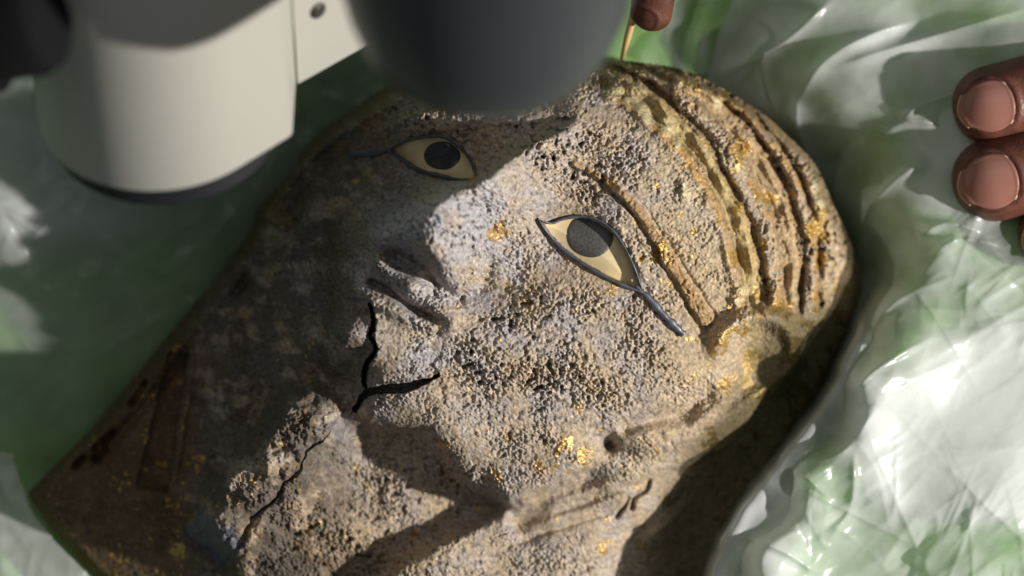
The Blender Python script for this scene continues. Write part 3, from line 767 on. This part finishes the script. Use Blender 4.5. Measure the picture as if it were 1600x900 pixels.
def make_eye(E, iris_c, iris_r, upper, lower, tail, label):
    P = spline(E + [E[0]], 6)[:-1]
    c = P.mean(0)
    # domed inlay
    x0, y0, x1, y1 = P[:, 0].min(), P[:, 1].min(), P[:, 0].max(), P[:, 1].max()
    V = []; F = []; n = len(P); rings = 12
    zc = lambda x, y, k: Hs(x, y) - 13 + 11 * (1 - k * k)
    for r in range(rings, 0, -1):
        k = r / rings
        for p in P:
            x, y = c + (p - c) * k * 1.02
            V.append(W(x, y, zc(x, y, k)))
    V.append(W(c[0], c[1], zc(c[0], c[1], 0)))
    for r in range(rings - 1):
        for i in range(n):
            F.append((r * n + i, r * n + (i + 1) % n, (r + 1) * n + (i + 1) % n, (r + 1) * n + i))
    for i in range(n): F.append(((rings - 1) * n + i, (rings - 1) * n + (i + 1) % n, len(V) - 1))
    eye = mesh('eye', V, F, M_EYEWHITE, root)
    tag(eye, label)
    # iris: a domed disc clipped by the lids
    V = []; F = []; m = 40; rr = 8
    Pl = [tuple(p) for p in P]
    def clip(x, y):
        for k in range(24):
            if inpoly(np.array([x]), np.array([y]), Pl)[0]: break
            x += (c[0] - x) * 0.06; y += (c[1] - y) * 0.06
        return x, y
    def kof(x, y):
        lo, hi = 0.0, 1.3
        for _ in range(10):
            k = (lo + hi) / 2
            if inpoly(np.array([x]), np.array([y]), [tuple(c + (p - c) * k) for p in P[::2]])[0]: hi = k
            else: lo = k
        return min(hi, 1.0)
    for r in range(rr, 0, -1):
        for i in range(m):
            an = 2 * math.pi * i / m
            x, y = clip(iris_c[0] + iris_r[0] * r / rr * math.cos(an) * (1 + .015 * math.sin(3 * an + 1)), iris_c[1] + iris_r[1] * r / rr * math.sin(an) * (1 + .012 * math.cos(5 * an)))
            V.append(W(x, y, zc(x, y, kof(x, y)) + 1.3 - (2.5 if r == rr else 0)))
    V.append(W(iris_c[0], iris_c[1], zc(iris_c[0], iris_c[1], kof(*iris_c)) + 1.3))
    for r in range(rr - 1):
        for i in range(m): F.append((r * m + i, r * m + (i + 1) % m, (r + 1) * m + (i + 1) % m, (r + 1) * m + i))
    for i in range(m): F.append(((rr - 1) * m + i, (rr - 1) * m + (i + 1) % m, len(V) - 1))
    mesh('iris', V, F, M_IRIS if iris_c[0] > 800 else M_IRIS_CLEAN, eye)
    for nm, pts, w, hh in (('upper_lid', upper, 2.6, 5), ('lower_lid', lower, 3.6, 5), ('kohl_line', tail, 6.5, 5)):
        Q = spline(pts, 8); k = len(Q)
        rad = []
        for i in range(k):
            t = i / (k - 1)
            f = (0.45 + 0.55 * min(1, 4 * t)) * (1 if nm == 'kohl_line' else min(1, 0.5 + 3 * (1 - t)))
            if nm == 'lower_lid': f *= 0.75 + 0.45 * t
            f *= 0.85 + 0.3 * math.sin(i * 0.9 + w) * math.sin(i * 0.37)
            rad.append((w * f * S, hh * S))
        V, F = tube([W(x, y, Hs(x, y) + 3.5) for x, y in Q], rad, 10)
        mesh(nm, V, F, M_RIM, eye)
    return eye

make_eye(EYE_R, (922, 367), (40, 38), [(843, 344), (862, 349), (880, 342), (905, 338), (933, 343), (958, 361), (978, 390), (993, 423), (1003, 452)],
         [(841, 342), (856, 364), (878, 388), (908, 410), (945, 432), (975, 446), (1004, 457)], [(992, 446), (1012, 464), (1035, 490), (1053, 508), (1068, 522)],
         'wide near eye with dusty black iris and cream white')
make_eye(EYE_L, (691, 243), (31, 24), [(606, 235), (632, 221), (657, 215), (690, 213), (714, 225), (733, 247), (745, 280)],
         [(745, 281), (720, 281), (695, 276), (657, 266), (632, 252), (606, 234)], [(612, 233), (590, 238), (568, 240), (549, 241)],
         'shaded far eye with grey reflecting iris')

# ------------------------------------------------------------------ microscope
AX = Vector((0, math.cos(PITCH), math.sin(PITCH)))       # upright
FW = Vector((0, -math.sin(PITCH), math.cos(PITCH)))      # level, towards the photographer
EX = Vector((1, 0, 0))
ZM = 520
K = S * (D - ZM) / D
mc = W(250, 171, ZM)
mroot = empty('microscope', mc)
tag(mroot, 'cream and black stereo microscope head hanging over the mask, out of focus', 'microscope')

def prism(profile, h0, h1, bev=6, base=mc, k=K):
    """profile: (x, depth) loop, bevelled lower edge"""
    n = len(profile); V = []; F = []
    cx = sum(p[0] for p in profile) / n; cy = sum(p[1] for p in profile) / n
    for hh, ins in ((h0, bev), (h0 + bev * .3, bev * .3), (h0 + bev, 0), (h1, 0)):
        for (x, d) in profile:
            l = math.hypot(x - cx, d - cy); f = (l - ins) / l
            V.append(base + (EX * (cx + (x - cx) * f) + FW * (cy + (d - cy) * f) + AX * hh) * k)
    for r in range(3):
        for i in range(n): F.append((r * n + i, r * n + (i + 1) % n, (r + 1) * n + (i + 1) % n, (r + 1) * n + i))
    F.append(tuple(range(n))[::-1]); F.append(tuple(3 * n + i for i in range(n)))
    return V, F

def fix(o):
    bm = bmesh.new(); bm.from_mesh(o.data); bmesh.ops.recalc_face_normals(bm, faces=bm.faces); bm.to_mesh(o.data); bm.free(); return o

def edges(o, ang=35):
    md = o.modifiers.new('edge', 'EDGE_SPLIT'); md.split_angle = math.radians(ang); return o

prof = [(190 * math.cos(a), 190 * math.sin(a)) for a in np.linspace(math.radians(215), math.radians(46.3), 40)]
prof += [(206, 66), (210, 60), (210, -60), (120, -150)]
V, F = prism(prof, 0, 1100)
edges(fix(mesh('housing', V, F, M_WHITE, mroot)))
V, F = prism([(213, -58), (330, -160), (330, -300), (213, -300)], 0, 1100, 4)
edges(fix(mesh('side_plate', V, F, M_WHITE, mroot)))
V, F = lathe(mc - AX * 47 * K + EX * 6 * K, AX, [(r * K, h * K) for r, h in ((150, 0), (172, 4), (180, 14), (180, 40))], 72)
edges(fix(mesh('lens_ring', V, F, M_BLACK, mroot)))
# screw on the side plate
sc = mc + (EX * 248 + FW * -88 + AX * 128) * K
sn = (EX * 102 + FW * 117).normalized()
V, F = lathe(sc - sn * 3 * K, sn, [(14 * K, 0), (14 * K, 6 * K), (10 * K, 9 * K)], 24)
edges(fix(mesh('screw', V, F, M_STEEL, mroot)))
# black viewing head close to the camera
ZO = 880
oc = W(762, -32, ZO); KO = S * (D - ZO) / D
oa = AX
oc = W(763, 102, ZO)
V, F = lathe(oc, oa, [(r * KO, h * KO) for r, h in ((118, 6), (124, 2), (150, 18), (176, 46), (200, 86), (217, 138), (229, 208), (236, 290), (236, 640), (230, 646), (230, 664), (236, 670), (236, 1100))], 96, False, True)
hd_ = edges(fix(mesh('objective_barrel', V, F, M_BARREL, mroot)), 60)
V, F = lathe(oc, oa, [(r * KO, h * KO) for r, h in ((3, 0), (60, 1), (118, 5))], 96, True, False)
mesh('lens', V, F, M_LENS, hd_)
# arm joining the viewing head to the column
V, F = tube([oc + oa * 1000 * KO, oc + (oa * 1060 - EX * 120) * KO, mc + (AX * 900 + EX * 60) * K], [60 * S, 60 * S, 60 * S], 20)
edges(fix(mesh('arm', V, F, M_BLACK, mroot)))
# dark focus knob at the upper left
kc = W(10, 20, 900)
V, F = lathe(kc, (0.9, 0.1, 0.25), [(r * S, h * S) for r, h in ((60, -160), (84, -150), (88, -60), (88, 40), (80, 56), (40, 58))], 48)
kn = edges(fix(mesh('focus_knob', V, F, M_KNOB, mroot)))
V, F = lathe(W(-10, 110, 860), (0.9, 0.1, 0.25), [(r * S, h * S) for r, h in ((20, -60), (32, -56), (32, 10), (24, 18))], 32)
edges(fix(mesh('knob_shaft', V, F, M_KNOB, kn)))

# ------------------------------------------------------------------ wooden stick
pts = [W(972, 92, 112), W(980, 60, 150), W(991, 20, 200), W(1003, -30, 262), W(1030, -140, 400)]
V, F = tube(pts, [3.0 * S, 5.5 * S, 6.5 * S, 7 * S, 7 * S], 12)
o = mesh('wooden_stick', V, F, M_WOOD)
tag(o, 'thin pale wooden stick touching the top edge of the mask', 'stick')

# ------------------------------------------------------------------ hands
def finger(tip, base_, width, nail_n, mat=M_SKIN, bend=0.0, n=56, m=44, nail=None):
    """A finger from its tip towards the knuckle. nail_n: direction the nail faces. Returns verts, faces, nail data."""
    tip = Vector(tip); base_ = Vector(base_)
    ax = (base_ - tip); Lf = ax.length; ax.normalize()
    nn = (Vector(nail_n) - ax * Vector(nail_n).dot(ax)).normalized(); sd = ax.cross(nn)
    R = width / 2
    V = []; F = []
    def surf(u, an):
        """u in units of R from the tip"""
        taper = 1.0 + 0.02 * min(u, 6) + 0.05 * math.exp(-((u - 3.2) / .7) ** 2)
        r = R * taper * (math.sqrt(max(0.0, 1 - (1 - min(u / 1.05, 1)) ** 2.3)))
        c_, s_ = math.cos(an), math.sin(an)
        flat = 0.86 if c_ > 0 else 0.92
        q = tip + ax * (u * R) + nn * (c_ * r * flat) + sd * (s_ * r)
        q += nn * (-(0.10 * R) * math.exp(-(u / 0.9) ** 2)) - nn * bend * R * max(0, u - 2.6) ** 1.5
        # nail bed: sunk plate with raised folds at the sides and at the root
        wn = an if an <= math.pi else an - 2 * math.pi
        e1 = abs(wn) / 0.70; e2 = abs(u - 0.87) / 0.67
        ee = (e1 ** 2.4 + e2 ** 2.4) ** (1 / 2.4)
        q += (nn * c_ + sd * s_) * R * (-0.045 * (1 / (1 + math.exp((ee - 0.95) * 30))) + 0.075 * math.exp(-((ee - 1.12) / 0.10) ** 2) * (1 if u > 0.5 else 0.35))
        # creases behind the joint
        for cu in (3.0, 3.25, 3.5): q -= (nn * c_) * R * 0.025 * math.exp(-((u - cu) / 0.06) ** 2) * (c_ > 0)
        return q
    Umax = Lf / R
    us = [Umax * 0 + 0.002 + (i / 40) ** 1.6 * 2.2 for i in range(40)]
    us += [2.2 + (Umax - 2.2) * (i + 1) / 30 for i in range(30)]
    for u in us:
        for k in range(n): V.append(surf(u, 2 * math.pi * k / n))
    for i in range(len(us) - 1):
        for k in range(n): F.append((i * n + k, i * n + (k + 1) % n, (i + 1) * n + (k + 1) % n, (i + 1) * n + k))
    F.append(tuple(range(n))); F.append(tuple((len(us) - 1) * n + k for k in range(n))[::-1])
    # nail plate
    NV = []; NF = []; a_, b_ = 22, 18
    for i in range(a_ + 1):
        for j in range(b_ + 1):
            p = -1 + 2 * i / a_; w = -1 + 2 * j / b_
            # square to rounded shape
            uu = p * math.sqrt(1 - 0.46 * w * w); ww = w * math.sqrt(1 - 0.42 * p * p)
            an = ww * 0.67; u = 0.86 + uu * 0.66
            u = max(u, 0.04)
            q = surf(u, an % (2 * math.pi)); cc = tip + ax * (u * R)
            q += (q - cc).normalized() * R * 0.055
            if i == 0: q += -ax * R * 0.10
            NV.append(q)
    for i in range(a_):
        for j in range(b_):
            k = i * (b_ + 1) + j; NF.append((k, k + 1, k + b_ + 2, k + b_ + 1))
    return V, F, NV, NF

def hand(name, label, fingers, extra, origin):
    rt = empty(name, origin); tag(rt, label, 'hand')
    V = []; F = []; nails = []
    for (tip, base_, w, nn, bend, with_nail) in fingers:
        v, f, nv, nf = finger(tip, base_, w, nn, bend=bend)
        o_ = len(V); V += v; F += [tuple(i + o_ for i in ff) for ff in f]
        if with_nail: nails.append((nv, nf))
    for (pts, rad) in extra:
        v, f = tube(pts, rad, 28); o_ = len(V); V += v; F += [tuple(i + o_ for i in ff) for ff in f]
    fix(mesh('skin', V, F, M_SKIN, rt))
    for nv, nf in nails:
        nl = fix(mesh('fingernail', nv, nf, M_NAIL, rt))
        md = nl.modifiers.new('thick', 'SOLIDIFY'); md.thickness = 3 * S
        k = 19
        ev, ef = tube([nv[j] for j in range(k)], [2.0 * S] * k, 6)
        mesh('nail_edge', ev, ef, M_NAILEDGE, nl)
        row = nv[21 * 19:22 * 19]
        ev, ef = tube(row, [(1.6 + 2.0 * abs(math.sin(i * 1.9)) * abs(math.sin(i * .8))) * S for i in range(19)], 6)
        mesh('cuticle', ev, ef, M_CUT, nl)
    return rt

hand('hand', 'brown fingers with pale nails pressing on the plastic at the right', [
    (W(1490, 178, 132), W(1850, 92, 160), 118 * S, (-0.30, -0.12, 1), 0.0, True),
    (W(1490, 298, 130), W(1850, 200, 160), 126 * S, (-0.25, -0.10, 1), 0.0, True),
    (W(1592, 385, 122), W(1880, 300, 155), 112 * S, (-0.25, -0.10, 1), 0.0, True),
    (W(1690, 20, 110), W(1900, -20, 150), 104 * S, (-0.25, -0.10, 1), 0.0, True)],
    [([W(1790, 100, 150), W(1900, 90, 165), W(2050, 80, 175), W(2250, 70, 180)], [(150 * S, 55 * S), (190 * S, 62 * S), (180 * S, 65 * S), (110 * S, 60 * S)])], W(1700, 200, 0))
hand('hand', 'single fingertip holding the wooden stick at the top edge', [
    (W(1013, 46, 195), W(1068, -330, 420), 64 * S, (-0.3, 0.3, 1), 0.0, False),
    (W(1000, -60, 290), W(1130, -330, 400), 70 * S, (-0.6, 0.3, 1), 0.0, False)],
    [([W(1075, -290, 400), W(1120, -420, 440), W(1180, -620, 470)], [(90 * S, 60 * S), (150 * S, 75 * S), (110 * S, 70 * S)])], W(1060, -200, 300))

# ------------------------------------------------------------------ tilt the whole place upright
bpy.context.view_layer.update()
for o in list(scene.objects):
    if o.parent is None: o.matrix_world = TILT @ o.matrix_world
